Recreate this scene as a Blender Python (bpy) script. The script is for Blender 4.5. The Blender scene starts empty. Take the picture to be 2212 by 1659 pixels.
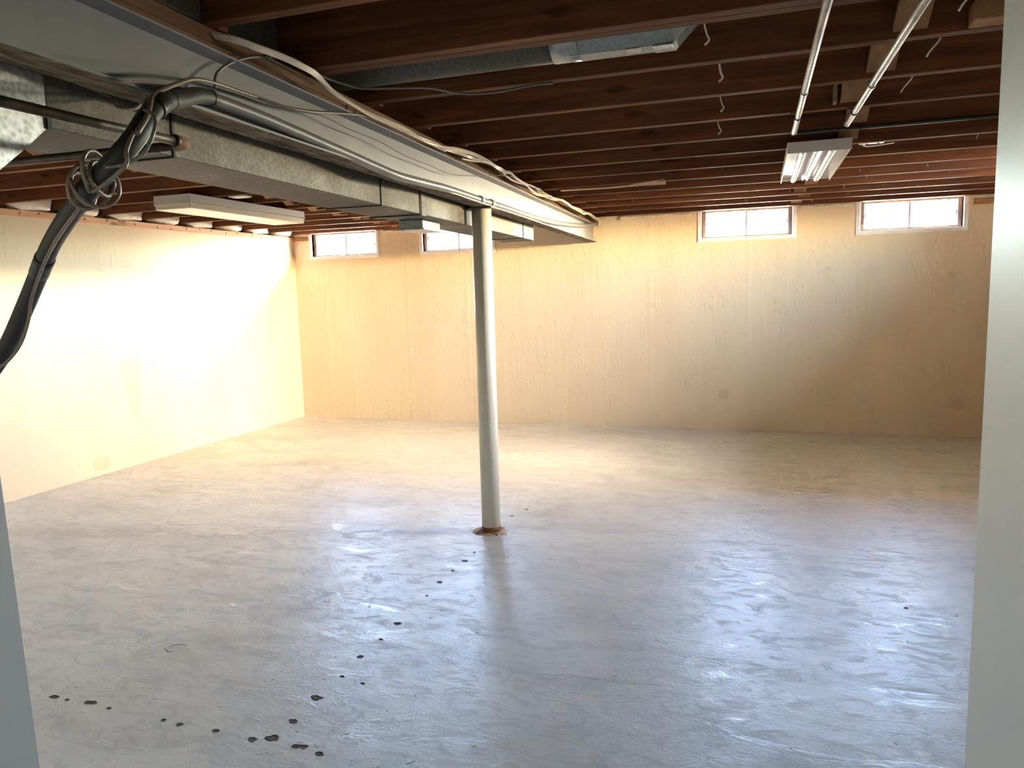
import bpy, math, random
from mathutils import Vector, Matrix

random.seed(7)
sc = bpy.context.scene
COL = sc.collection

# ------------------------------------------------------------------ camera
CAM_H = 1.3004
yaw, pitch, roll, FPX = -0.322729, -0.124597, -0.0275856, 1593.04
cy, sy, cp, sp = math.cos(yaw), math.sin(yaw), math.cos(pitch), math.sin(pitch)
fwd = Vector((sy * cp, cy * cp, sp)); rgt = Vector((cy, -sy, 0)); up = rgt.cross(fwd)
cr, sr = math.cos(roll), math.sin(roll)
r2 = cr * rgt + sr * up; u2 = -sr * rgt + cr * up
cam = bpy.data.cameras.new('camera'); cam_o = bpy.data.objects.new('camera', cam); COL.objects.link(cam_o)
cam.sensor_width = 36.0; cam.lens = FPX / 2212 * 36.0; cam.clip_start = 0.02
m = Matrix((r2, u2, -fwd)).transposed().to_4x4(); m.translation = (0, 0, CAM_H)
cam_o.matrix_world = m
sc.camera = cam_o

# ------------------------------------------------------------------ view + world
vs = sc.view_settings
vs.view_transform = 'Standard'; vs.look = 'None'; vs.gamma = 1.0; vs.exposure = 4.65; vs.use_curve_mapping = False
SKY_STR = 3.6
GROUND = (4.2, 3.7, 3.1, 1)
w = bpy.data.worlds.new('world'); sc.world = w; w.use_nodes = True
nt = w.node_tree; nt.nodes.clear()
o = nt.nodes.new('ShaderNodeOutputWorld'); bg = nt.nodes.new('ShaderNodeBackground')
tc = nt.nodes.new('ShaderNodeTexCoord'); sep = nt.nodes.new('ShaderNodeSeparateXYZ')
sky = nt.nodes.new('ShaderNodeTexSky'); sky.sky_type = 'NISHITA'; sky.sun_disc = False
sky.sun_elevation = math.radians(23); sky.sun_rotation = math.radians(100); sky.dust_density = 2.0; sky.air_density = 1.0
ms = nt.nodes.new('ShaderNodeVectorMath'); ms.operation = 'SCALE'; ms.inputs['Scale'].default_value = SKY_STR
mr = nt.nodes.new('ShaderNodeMapRange'); mr.inputs[1].default_value = -0.04; mr.inputs[2].default_value = 0.0
mx = nt.nodes.new('ShaderNodeMix'); mx.data_type = 'RGBA'; mx.inputs[6].default_value = GROUND
nt.links.new(tc.outputs['Generated'], sep.inputs[0]); nt.links.new(sep.outputs[2], mr.inputs[0]); nt.links.new(mr.outputs[0], mx.inputs[0])
nt.links.new(sky.outputs[0], ms.inputs[0]); nt.links.new(ms.outputs[0], mx.inputs[7]); nt.links.new(mx.outputs[2], bg.inputs[0]); nt.links.new(bg.outputs[0], o.inputs[0])
w.cycles.sampling_method = 'MANUAL'; w.cycles.sample_map_resolution = 512
CY = sc.cycles
CY.max_bounces = 8; CY.diffuse_bounces = 6; CY.glossy_bounces = 3; CY.use_adaptive_sampling = True; CY.adaptive_threshold = 0.05; CY.adaptive_min_samples = 16; CY.transparent_max_bounces = 8
CY.use_denoising = True; CY.sample_clamp_indirect = 6.0; CY.blur_glossy = 1.0; CY.caustics_reflective = False

# ------------------------------------------------------------------ room numbers
D = 6.889; XL = -4.724; XR = 2.03; ZB = 1.963; JH = 0.235; ZT = ZB + JH
YP = 0.50; YP0 = 0.38                                   # partition with the doorway
BX, BY, BM = -1.372, 3.665, -0.0365                     # beam line: X = BX + off + BM (Y-BY)
def L(off, y, z): return (BX + off + BM * (y - BY), y, z)

# ------------------------------------------------------------------ material helpers
def srgb(r, g, b):
    f = lambda c: (c / 255 / 12.92) if c / 255 <= 0.04045 else ((c / 255 + 0.055) / 1.055) ** 2.4
    return (f(r), f(g), f(b), 1)
class NT:
    def __init__(s, name):
        s.m = bpy.data.materials.new(name); s.m.use_nodes = True; s.t = s.m.node_tree
        s.b = s.t.nodes['Principled BSDF']; s.out = s.t.nodes['Material Output']
    def n(s, typ, **kw):
        x = s.t.nodes.new(typ)
        for k, v in kw.items():
            if k.startswith('i'): 
                key = k[1:]
                x.inputs[int(key) if key.isdigit() else key].default_value = v
            else: setattr(x, k, v)
        return x
    def l(s, a, b): s.t.links.new(a, b)
    def coord(s, scale=(1, 1, 1), kind='Object', rot=(0, 0, 0)):
        t = s.n('ShaderNodeTexCoord'); mp = s.n('ShaderNodeMapping')
        mp.inputs['Scale'].default_value = scale; mp.inputs['Rotation'].default_value = rot
        s.l(t.outputs[kind], mp.inputs[0]); return mp.outputs[0]
    def noise(s, vec, scale, detail=4, rough=.55, dist=0):
        x = s.n('ShaderNodeTexNoise'); x.inputs['Scale'].default_value = scale; x.inputs['Detail'].default_value = detail
        x.inputs['Roughness'].default_value = rough; x.inputs['Distortion'].default_value = dist
        s.l(vec, x.inputs['Vector']); return x.outputs[0]
    def ramp(s, val, stops):
        x = s.n('ShaderNodeValToRGB'); e = x.color_ramp.elements
        while len(e) > 1: e.remove(e[-1])
        e[0].position = stops[0][0]; e[0].color = stops[0][1]
        for p, c in stops[1:]:
            k = e.new(p); k.color = c
        s.l(val, x.inputs[0]); return x.outputs[0]
    def mix(s, fac, a, b, mode='MIX'):
        x = s.n('ShaderNodeMix'); x.data_type = 'RGBA'; x.blend_type = mode
        for i, v in ((0, fac), (6, a), (7, b)):
            if hasattr(v, 'links') or hasattr(v, 'is_linked'): s.l(v, x.inputs[i])
            else: x.inputs[i].default_value = v
        return x.outputs[2]
    def math(s, op, a, b=None, c=None, clamp=False):
        x = s.n('ShaderNodeMath'); x.operation = op; x.use_clamp = clamp
        for i, v in enumerate((a, b, c)):
            if v is None: continue
            if hasattr(v, 'is_linked'): s.l(v, x.inputs[i])
            else: x.inputs[i].default_value = v
        return x.outputs[0]
    def bump(s, h, strength=.3, dist=.01, prev=None):
        x = s.n('ShaderNodeBump'); x.inputs['Strength'].default_value = strength; x.inputs['Distance'].default_value = dist
        s.l(h, x.inputs['Height'])
        if prev is not None: s.l(prev, x.inputs['Normal'])
        return x.outputs[0]
    def set(s, col=None, rough=None, metal=None, normal=None, spec=None):
        for k, v in (('Base Color', col), ('Roughness', rough), ('Metallic', metal), ('Normal', normal), ('Specular IOR Level', spec)):
            if v is None: continue
            if hasattr(v, 'is_linked'): s.l(v, s.b.inputs[k])
            else: s.b.inputs[k].default_value = v
        return s.m
G = lambda v: (v, v, v, 1)

def plain(name, col, rough=.5, metal=0, var=.12, scale=20, bump=.05, stretch=(1, 1, 1), spec=.5):
    k = NT(name); v = k.coord(stretch); n = k.noise(v, scale, 4)
    lo = tuple(c * (1 - var) for c in col[:3]) + (1,); hi = tuple(min(1, c * (1 + var)) for c in col[:3]) + (1,)
    c = k.ramp(n, [(.3, lo), (.7, hi)])
    return k.set(c, rough, metal, k.bump(n, bump, .004), spec)

def wood(name, dark, mid, light, axis='x', rough=.7):
    k = NT(name)
    st = {'x': (1.0, 14, 14), 'y': (14, 1.0, 14), 'z': (14, 14, 1.0)}[axis]
    v = k.coord(st); oi = k.n('ShaderNodeObjectInfo')
    va = k.n('ShaderNodeVectorMath'); va.operation = 'ADD'; k.l(v, va.inputs[0])
    cmb = k.n('ShaderNodeCombineXYZ'); rr = k.math('MULTIPLY', oi.outputs['Random'], 60.0)
    for i in range(3): k.l(rr, cmb.inputs[i])
    k.l(cmb.outputs[0], va.inputs[1])
    n = k.noise(va.outputs[0], 1.6, 6, .6, .6)
    c = k.ramp(n, [(.25, dark), (.5, mid), (.78, light)])
    v2 = k.coord((1.6, 1.6, 1.6) if axis != 'x' else (1.5, 3, 6)); kn = k.noise(v2, 2.2, 2, .5)
    knot = k.ramp(kn, [(.68, G(1)), (.74, G(.45))])
    c = k.mix(1.0, c, knot, 'MULTIPLY')
    tone = k.ramp(oi.outputs['Random'], [(0, G(.8)), (1, G(1.15))])
    c = k.mix(1.0, c, tone, 'MULTIPLY')
    return k.set(c, rough, 0, k.bump(n, .25, .003), .25)

M = {}
def build_materials():
    # cream painted rough concrete
    for nm, vert in (('wall_cream', .55), ('wall_smooth', .22)):
        k = NT(nm)
        va = k.coord((1, 1, .16)); vb = k.coord((1, 1, 1)); vc = k.coord((1, 1, .35))
        ridge = k.noise(va, 9, 5, .6, .4); lump = k.noise(vb, 26, 4, .62, .5); blot = k.noise(vc, 1.1, 4, .55)
        c = k.ramp(blot, [(.3, srgb(216, 198, 170)), (.52, srgb(223, 207, 181)), (.75, srgb(229, 215, 192))])
        sparse = k.ramp(k.noise(k.coord((1, 1, .45)), 14, 3, .55, .9), [(.60, G(0)), (.68, G(1))])
        c = k.mix(k.math('MULTIPLY', sparse, .10), c, srgb(196, 170, 132))
        sx_ = k.n('ShaderNodeSeparateXYZ'); k.l(vb, sx_.inputs[0])
        wv = k.math('ADD', sx_.outputs[0], k.math('MULTIPLY', k.math('SUBTRACT', k.noise(k.coord((.2, .2, 3)), 1.5, 3), .5), .03))
        rsum = None
        for x0 in (-4.36, -4.07, -3.4, -2.75, -.94, -.08, .82):
            rl = k.math('SUBTRACT', 1.0, k.math('DIVIDE', k.math('ABSOLUTE', k.math('SUBTRACT', wv, x0)), .03), clamp=True)
            rsum = rl if rsum is None else k.math('ADD', rsum, rl)
        b = k.bump(ridge, vert * .55, .02)
        b = k.bump(rsum, vert * .28, .010, b)
        b = k.bump(lump, vert * .35, .008, b)
        b = k.bump(sparse, vert * .5, .006, b)
        M[nm] = k.set(c, .62, 0, b, .3)
    # floor
    k = NT('floor_concrete')
    p = k.coord((1, 1, 1)); st = k.coord((.55, 1.5, 1), rot=(0, 0, math.radians(-12)))
    big = k.noise(p, .55, 5, .6, .8); med = k.noise(st, 2.6, 6, .62, 1.2); fin = k.noise(p, 60, 4, .6); spk = k.noise(p, 28, 2, .5)
    mixn = k.math('ADD', k.math('MULTIPLY', big, .5), k.math('MULTIPLY', med, .5))
    c = k.ramp(mixn, [(.34, srgb(182, 178, 168)), (.46, srgb(207, 203, 195)), (.55, srgb(219, 215, 207)), (.68, srgb(231, 226, 216))])
    worn = k.ramp(k.noise(st, 4.2, 7, .68, 1.6), [(.55, G(0)), (.64, G(1))])
    c = k.mix(k.math('MULTIPLY', worn, .35), c, srgb(218, 216, 210))
    dark = k.ramp(k.noise(p, 1.7, 5, .65, 1.0), [(.62, G(0)), (.72, G(1))])
    c = k.mix(k.math('MULTIPLY', dark, .30), c, srgb(146, 141, 130))
    c = k.mix(k.ramp(spk, [(.74, G(0)), (.77, G(1))]), c, srgb(212, 208, 198))
    # old wall-track marks: pale glue lines running towards the back wall
    sp_ = k.n('ShaderNodeSeparateXYZ'); k.l(p, sp_.inputs[0])
    wob = k.math('MULTIPLY', k.math('SUBTRACT', k.noise(k.coord((.1, 6, 1)), 1.5, 4), .5), .03)
    brk = k.ramp(k.noise(p, 7, 4, .6), [(.45, G(0)), (.6, G(1))])
    for x0, ya, yb in ((-2.53, 4.3, 6.7), (-2.46, 4.2, 6.7), (-1.30, 3.9, 6.7), (.56, 4.3, 5.3)):
        dx = k.math('ABSOLUTE', k.math('SUBTRACT', k.math('ADD', sp_.outputs[0], wob), x0))
        ln = k.math('SUBTRACT', 1.0, k.math('DIVIDE', dx, .012), clamp=True)
        iny = k.math('MULTIPLY', k.math('GREATER_THAN', sp_.outputs[1], ya), k.math('LESS_THAN', sp_.outputs[1], yb))
        f = k.math('MULTIPLY', k.math('MULTIPLY', ln, iny), k.math('MULTIPLY', brk, .6))
        c = k.mix(f, c, srgb(214, 206, 190))
    fw = k.ramp(k.noise(k.coord((.8, 1.6, 1), rot=(0, 0, .3)), 9, 8, .72, 1.5), [(.50, G(0)), (.57, G(1))])
    c = k.mix(k.math('MULTIPLY', fw, .22), c, srgb(150, 146, 138))
    rg = k.ramp(k.math('ADD', k.math('MULTIPLY', worn, -.16), k.math('ADD', k.math('MULTIPLY', fw, .12), .40)), [(0, G(0)), (1, G(1))])
    b = k.bump(mixn, .12, .03); b = k.bump(fin, .22, .004, b); b = k.bump(worn, .15, .003, b)
    M['floor'] = k.set(c, rg, 0, b, .6)
    # timber
    M['joist'] = wood('joist_fir', srgb(72, 38, 21), srgb(108, 64, 38), srgb(140, 90, 58))
    M['brace'] = wood('brace_pine', srgb(120, 84, 56), srgb(150, 110, 78), srgb(172, 132, 98), 'y')
    M['nailer'] = wood('nailer_wood', srgb(92, 66, 46), srgb(132, 98, 72), srgb(168, 134, 104), 'y')
    M['plate'] = wood('plate_pine', srgb(190, 140, 112), srgb(216, 172, 142), srgb(232, 194, 166), 'y')
    M['plate_dark'] = wood('plate_tan', srgb(150, 100, 66), srgb(180, 128, 88), srgb(200, 150, 110), 'x')
    M['shim'] = wood('shim_wood', srgb(150, 118, 92), srgb(182, 150, 122), srgb(206, 178, 150), 'x')
    M['subfloor'] = wood('subfloor_boards', srgb(60, 30, 18), srgb(84, 44, 26), srgb(104, 60, 38))
    # steel, sheet metal
    k = NT('beam_grey_paint'); v = k.coord((1, 1, 1)); n1 = k.noise(v, 3, 5, .6); n2 = k.noise(v, 55, 3, .6)
    c = k.ramp(n1, [(.3, srgb(118, 122, 131)), (.7, srgb(137, 141, 150))])
    c = k.mix(k.ramp(n2, [(.72, G(0)), (.78, G(1))]), c, srgb(96, 94, 92))
    M['beam'] = k.set(c, .45, 0, k.bump(n2, .12, .002), .5)
    k = NT('flange_dust'); v = k.coord((1, .25, 1)); n1 = k.noise(v, 26, 6, .7, 1.0)
    M['dust'] = k.set(k.ramp(n1, [(.35, srgb(78, 70, 60)), (.5, srgb(122, 108, 90)), (.66, srgb(170, 150, 124))]), .9, 0, k.bump(n1, .5, .004), .1)
    def galv(name, lo, hi, rough, sc_, dirt=.5, met=(.9, .55), spec=.5):
        k = NT(name); v = k.coord((1, 1, 1)); vo = k.n('ShaderNodeTexVoronoi'); vo.inputs['Scale'].default_value = sc_
        k.l(v, vo.inputs['Vector']); n1 = k.noise(v, sc_ * .6, 5, .7); n2 = k.noise(v, 2.5, 5, .65)
        f = k.math('ADD', k.math('MULTIPLY', vo.outputs['Distance'], .5), k.math('MULTIPLY', n1, .6))
        c = k.ramp(f, [(.3, lo), (.75, hi)])
        d = k.ramp(n2, [(.42, G(0)), (.7, G(1))])
        c = k.mix(k.math('MULTIPLY', d, dirt), c, srgb(104, 94, 80))
        r = k.ramp(n2, [(.3, G(rough)), (.7, G(rough + .25))])
        mt = k.ramp(n2, [(.4, G(met[0])), (.7, G(met[1]))])
        return k.set(c, r, mt, k.bump(n1, .08, .002), spec)
    M['galv_dark'] = galv('galvanised_old', srgb(82, 79, 74), srgb(112, 108, 102), .5, 110, .25, (.6, .35), .3)
    M['galv_bright'] = galv('galvanised_bright', srgb(150, 154, 156), srgb(215, 220, 224), .3, 90, .08)
    M['galv_mid'] = galv('galvanised_mid', srgb(140, 144, 144), srgb(164, 168, 168), .4, 80, .04)
    M['foil_tape'] = plain('foil_tape', srgb(170, 172, 170), .38, .7, .18, 40, .3)
    M['seam'] = plain('seam_dark', srgb(34, 32, 30), .6, .4)
    M['emt'] = galv('conduit_steel', srgb(140, 142, 140), srgb(196, 198, 196), .35, 130, .25)
    M['iron'] = galv('black_iron', srgb(48, 40, 36), srgb(96, 84, 74), .32, 40, .3)
    M['rust'] = plain('rusty_steel', srgb(128, 86, 52), .85, .1, .45, 40, .5)
    M['base_steel'] = plain('base_plate_steel', srgb(158, 126, 98), .85, .1, .4, 50, .5)
    M['iron_end'] = plain('iron_elbow_end', srgb(150, 112, 84), .8, .2, .25, 60, .3)
    M['foam_black'] = plain('foam_black', srgb(27, 27, 29), .55, 0, .3, 30, .2)
    M['foam_grey'] = plain('foam_grey', srgb(104, 105, 110), .38, 0, .14, 12, .1)
    M['tape_black'] = plain('tape_black', srgb(24, 25, 28), .4, 0, .2, 40, .3)
    M['wire_brown'] = plain('wire_brown', srgb(120, 106, 94), .4, .2, .2, 60, .05)
    M['wire_grey'] = plain('wire_grey', srgb(110, 106, 102), .4, .1, .2, 60, .05)
    M['wire_dark'] = plain('wire_dark', srgb(44, 40, 38), .45, 0, .2, 60, .05)
    M['cable_white'] = plain('cable_white', srgb(228, 220, 204), .45, 0, .06, 30, .05)
    M['cable_cream'] = plain('cable_cream', srgb(205, 196, 180), .45, 0, .08, 30, .05)
    M['hook'] = plain('hook_plastic', srgb(214, 206, 194), .5, 0, .06, 30, .05)
    k = NT('column_paint'); v = k.coord((1, 1, 1)); n1 = k.noise(v, 4, 4); n2 = k.noise(v, 70, 3, .6)
    c = k.ramp(n1, [(.3, srgb(226, 219, 202)), (.7, srgb(236, 230, 214))])
    c = k.mix(k.ramp(n2, [(.76, G(0)), (.8, G(1))]), c, srgb(150, 128, 100))
    M['column'] = k.set(c, .4, 0, k.bump(n2, .25, .002), .5)
    M['white_paint'] = plain('white_paint', srgb(226, 230, 232), .45, 0, .03, 6, .05)
    M['jamb'] = plain('jamb_white', srgb(232, 232, 228), .4, 0, .015, 3, .02)
    M['casing'] = plain('casing_white', srgb(232, 236, 242), .5, 0, .05, 40, .3)
    M['win_frame'] = plain('window_frame', srgb(150, 124, 108), .6, 0, .25, 30, .3)
    M['mullion'] = plain('window_mullion', srgb(160, 160, 176), .5, 0, .05, 30, .05)
    M['enamel'] = plain('fixture_enamel', srgb(224, 220, 216), .35, 0, .03, 5, .02)
    M['diffuser'] = plain('fixture_diffuser', srgb(240, 230, 212), .35, 0, .02, 5, .02)
    M['tube_glass'] = plain('lamp_tube_glass', srgb(244, 244, 246), .2, 0, .01, 5, .01)
    M['batt'] = plain('insulation_white', srgb(236, 228, 216), .95, 0, .1, 30, .8)
    M['mortar'] = plain('mortar_white', srgb(222, 208, 184), .95, 0, .12, 30, .8)
    M['fleck'] = plain('paint_fleck', srgb(226, 222, 212), .6, 0, .06, 30, .1)
    M['pit'] = plain('concrete_pit', srgb(98, 94, 86), .95, 0, .4, 80, .8)
    M['grout'] = plain('base_grout', srgb(196, 176, 156), .95, 0, .2, 60, .8)
    M['stain'] = plain('damp_patch', srgb(209, 191, 162), .6, 0, .05, 6, .1)
    M['nail'] = plain('nail_steel', srgb(92, 78, 68), .5, .6, .2, 60, .05)
    k = NT('window_glass'); k.t.nodes.remove(k.b)
    tr = k.n('ShaderNodeBsdfTransparent'); gl = k.n('ShaderNodeBsdfGlossy'); gl.inputs['Roughness'].default_value = .05
    mxs = k.n('ShaderNodeMixShader'); mxs.inputs[0].default_value = .05; tr.inputs[0].default_value = (.95, .97, 1, 1)
    k.l(tr.outputs[0], mxs.inputs[1]); k.l(gl.outputs[0], mxs.inputs[2]); k.l(mxs.outputs[0], k.out.inputs[0]); M['glass'] = k.m
build_materials()

# ------------------------------------------------------------------ mesh helpers
class MB:
    def __init__(s): s.v = []; s.f = []; s.sm = []
    def add(s, vs_, fs, smooth=False):
        b = len(s.v); s.v += [tuple(x) for x in vs_]; s.f += [tuple(i + b for i in f) for f in fs]; s.sm += [smooth] * len(fs); return s
    def box(s, x0, x1, y0, y1, z0, z1, mtx=None):
        P = [Vector((x, y, z)) for z in (z0, z1) for y in (y0, y1) for x in (x0, x1)]
        if mtx is not None: P = [mtx @ p for p in P]
        return s.add(P, [(0, 2, 3, 1), (4, 5, 7, 6), (0, 1, 5, 4), (2, 6, 7, 3), (0, 4, 6, 2), (1, 3, 7, 5)])
    def cbox(s, x0, x1, y0, y1, z0, z1, c=.004):            # box with chamfered edges
        xs = (x0, x1); ys = (y0, y1); zs = (z0, z1); V = []; idx = {}
        for i in (0, 1):
            for j in (0, 1):
                for k_ in (0, 1):
                    sx = c if i == 0 else -c; sy_ = c if j == 0 else -c; sz = c if k_ == 0 else -c
                    idx[i, j, k_, 'x'] = len(V); V.append((xs[i], ys[j] + sy_, zs[k_] + sz))
                    idx[i, j, k_, 'y'] = len(V); V.append((xs[i] + sx, ys[j], zs[k_] + sz))
                    idx[i, j, k_, 'z'] = len(V); V.append((xs[i] + sx, ys[j] + sy_, zs[k_]))
        F = []
        for i in (0, 1): F.append([idx[i, j, k_, 'x'] for j, k_ in ((0, 0), (1, 0), (1, 1), (0, 1))])
        for j in (0, 1): F.append([idx[i, j, k_, 'y'] for i, k_ in ((0, 0), (1, 0), (1, 1), (0, 1))])
        for k_ in (0, 1): F.append([idx[i, j, k_, 'z'] for i, j in ((0, 0), (1, 0), (1, 1), (0, 1))])
        for i in (0, 1):
            for j in (0, 1): F.append([idx[i, j, 0, 'x'], idx[i, j, 1, 'x'], idx[i, j, 1, 'y'], idx[i, j, 0, 'y']])
            for k_ in (0, 1): F.append([idx[i, 0, k_, 'x'], idx[i, 1, k_, 'x'], idx[i, 1, k_, 'z'], idx[i, 0, k_, 'z']])
            for j in (0, 1):
                for k_ in (0, 1): F.append([idx[i, j, k_, 'x'], idx[i, j, k_, 'y'], idx[i, j, k_, 'z']])
        for j in (0, 1):
            for k_ in (0, 1): F.append([idx[0, j, k_, 'y'], idx[1, j, k_, 'y'], idx[1, j, k_, 'z'], idx[0, j, k_, 'z']])
        return s.add(V, F)
    def sweep(s, pts, prof, smooth=True, closed_prof=True, roll=0, up=None, scale=None):
        """sweep a closed profile [(a,b)..] along a polyline with parallel transport"""
        P = [Vector(p) for p in pts]; n = len(P); m_ = len(prof)
        T = [((P[min(i + 1, n - 1)] - P[max(i - 1, 0)])).normalized() for i in range(n)]
        ref = Vector(up) if up else (Vector((0, 0, 1)) if abs(T[0].z) < .9 else Vector((1, 0, 0)))
        A = T[0].cross(ref).normalized(); V = []
        for i in range(n):
            if i:
                A = A - T[i] * A.dot(T[i]); A.normalize()
            Bv = A.cross(T[i]).normalized()
            rr = roll(i / (n - 1)) if callable(roll) else roll
            ca, sa = math.cos(rr), math.sin(rr); A2 = A * ca + Bv * sa; B2 = -A * sa + Bv * ca
            k_ = scale(i / (n - 1)) if scale else 1
            V += [P[i] + A2 * a * k_ + B2 * b * k_ for a, b in prof]
        F = []
        for i in range(n - 1):
            for j in range(m_):
                F.append((i * m_ + j, i * m_ + (j + 1) % m_, (i + 1) * m_ + (j + 1) % m_, (i + 1) * m_ + j))
        s.add(V, F, smooth)
        b = len(s.v) - len(V)
        s.f.append(tuple(b + j for j in reversed(range(m_)))); s.sm.append(False)
        s.f.append(tuple(b + (n - 1) * m_ + j for j in range(m_))); s.sm.append(False)
        return s
    def tube(s, pts, r, n=10, scale=None):
        return s.sweep(pts, [(r * math.cos(2 * math.pi * k_ / n), r * math.sin(2 * math.pi * k_ / n)) for k_ in range(n)], scale=scale)
    def ribbon(s, pts, w_, t, roll=0, up=None):
        return s.sweep(pts, [(-w_ / 2, -t / 2), (w_ / 2, -t / 2), (w_ / 2, t / 2), (-w_ / 2, t / 2)], smooth=False, roll=roll, up=up)
    def obj(s, name, mat, parent=None, loc=None):
        me = bpy.data.meshes.new(name); me.from_pydata(s.v, [], s.f); me.update()
        me.polygons.foreach_set('use_smooth', s.sm)
        me.materials.append(M[mat] if isinstance(mat, str) else mat)
        ob = bpy.data.objects.new(name, me); COL.objects.link(ob)
        if parent: ob.parent = parent
        if loc: ob.location = loc
        return ob
def smooth(pts, k=6):
    P = [Vector(p) for p in pts]; out = []
    for i in range(len(P) - 1):
        p0 = P[max(i - 1, 0)]; p1 = P[i]; p2 = P[i + 1]; p3 = P[min(i + 2, len(P) - 1)]
        for j in range(k):
            t = j / k
            out.append(.5 * ((2 * p1) + (p2 - p0) * t + (2 * p0 - 5 * p1 + 4 * p2 - p3) * t * t + (3 * p1 - p0 - 3 * p2 + p3) * t ** 3))
    out.append(P[-1]); return out
def tag(ob, label, cat, group=None):
    ob['label'] = label; ob['category'] = cat
    if group: ob['group'] = group
    return ob
def struct(ob): ob['kind'] = 'structure'; return ob
def empty(name, loc=(0, 0, 0), rz=0):
    e = bpy.data.objects.new(name, None); COL.objects.link(e); e.location = loc; e.rotation_euler = (0, 0, rz); e.empty_display_size = .1
    return e
def dup(ob, parent, loc=None, name=None):
    c_ = ob.copy(); COL.objects.link(c_); c_.parent = parent
    if loc: c_.location = loc
    return c_
def inst(me_obj, parent, loc): return dup(me_obj, parent, loc)

# ------------------------------------------------------------------ the shell
fl = struct(MB().box(XL - .25, XR + .25, -1.75, D + .3, -.12, 0).obj('floor', 'floor'))
WINS = [(-4.533, -3.704), (-3.243, -2.438), (-.517, .307), (.771, 1.594)]
ZS, ZW = 1.690, 1.963
CAS = .034
def wall_with_openings(a0, a1, opens, axis):
    b = MB(); T0, T1 = (0, .26)
    def seg(x0, x1, z0, z1):
        if axis == 'x': b.box(x0, x1, D + T0, D + T1, z0, z1)
        else: b.box(XR + T0, XR + T1, x0, x1, z0, z1)
    seg(a0, a1, -.1, ZS + CAS)
    x = a0
    for (p, q_) in opens:
        seg(x, p + CAS, ZS + CAS, ZW); x = q_ - CAS
    seg(x, a1, ZS + CAS, ZW)
    seg(a0, a1, ZW, ZT + .02)
    return b
wall_back = struct(wall_with_openings(XL - .25, XR + .25, WINS, 'x').obj('wall_back', 'wall_cream'))
RWIN = [(4.28, 5.12)]
struct(wall_with_openings(-1.75, D, RWIN, 'y').obj('wall_right', 'wall_cream'))
bl = MB().box(XL - .25, XL, -1.75, D, -.1, 1.893).box(XL - .25, XL - .10, -1.75, D, 1.893, ZT + .02)
wall_left = struct(bl.obj('wall_left', 'wall_smooth'))

# partition with the doorway the photograph is taken through
DX0, DX1, DZ = -.70, .1285, 1.90
pf = MB().box(XL, DX0 - .02, YP0 + .01, YP - .01, 0, ZB).box(DX1 + .02, XR, YP0 + .01, YP - .01, 0, ZB).box(DX0 - .02, DX1 + .02, YP0 + .01, YP - .01, DZ + .02, ZB)
struct(pf.obj('wall_front', 'wall_smooth'))
lean = .0254
jl = MB().add([(x - lean * z if True else 0, y, z) for x, y, z in
     [(-.700, YP0, 0), (-.6577, YP0, 0), (-.6577, YP, 0), (-.700, YP, 0)]] +
     [(x - lean * DZ, y, DZ) for x, y in [(-.700, YP0), (-.6577, YP0), (-.6577, YP), (-.700, YP)]],
     [(3, 2, 1, 0), (4, 5, 6, 7), (0, 1, 5, 4), (1, 2, 6, 5), (2, 3, 7, 6), (3, 0, 4, 7)])
struct(jl.obj('trim_1', 'jamb'))
struct(MB().box(DX1, DX1 + .03, YP0, YP, 0, DZ + .02).obj('trim_2', 'jamb'))
struct(MB().box(DX0 - .02, DX1, YP0, YP, DZ, DZ + .02).obj('trim_3', 'jamb'))

# hall behind the camera
struct(MB().box(-1.9, -1.8, -1.75, YP0 + .01, 0, ZB).obj('wall_hall_left', 'white_paint'))
struct(MB().box(1.2, 1.3, -1.75, YP0 + .01, 0, ZB).obj('wall_hall_right', 'white_paint'))
struct(MB().box(XL - .25, XR + .25, -1.85, -1.75, 0, ZT).obj('wall_hall_back', 'white_paint'))
def lathe(prof_, n=24):
    b = MB(); V = []; F = []
    for r_, z_ in prof_:
        V += [(r_ * math.cos(2 * math.pi * i / n), r_ * math.sin(2 * math.pi * i / n), z_) for i in range(n)]
    for k_ in range(len(prof_) - 1):
        for i in range(n): F.append((k_ * n + i, k_ * n + (i + 1) % n, (k_ + 1) * n + (i + 1) % n, (k_ + 1) * n + i))
    b.add(V, F, True); return b
# ------------------------------------------------------------------ ceiling: subfloor, joists, bridging, blocks, nails
ceil = struct(MB().box(XL - .25, XR + .25, -1.75, D + .26, ZT, ZT + .04).obj('ceiling', 'subfloor'))
JY = {k_: 2.367 + .4064 * k_ for k_ in range(-10, 12)}
jr = MB().cbox(-1.49 - .3, XR + .02 - .3, 0, .038, ZB, ZT, .002)
jlm = MB().cbox(XL - .08 + 3, -1.27 + 3, 0, .038, ZB, ZT, .002)
first_r = first_l = None
for k_ in range(-10, 12):
    y = JY[k_]
    if first_r is None:
        first_r = jr.obj('joist', 'joist', ceil, (.3, y, 0)); first_l = jlm.obj('joist', 'joist', ceil, (-3, y + .04, 0))
    else:
        dup(first_r, ceil, (.3, y, 0))
        if k_ < 11: dup(first_l, ceil, (-3, y + .04, 0))
        else: dup(first_l, ceil, (-3, y, 0))
dup(first_r, ceil, (.3, JY[-1] + .0395, 0))                         # the doubled joist
br = {}
def brace(w_):
    b = MB(); span = .4064 - .038; a = math.atan2(JH - .05, span)
    for s_ in (1,):
        mt = Matrix.Translation((0, span / 2, ZB + JH / 2)) @ Matrix.Rotation(-a * s_, 4, 'X')
        ln = math.hypot(span, JH - .05)
        b.box(-w_ / 2, w_ / 2, -ln / 2, ln / 2, -.0095, .0095, mt)
    return b
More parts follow.
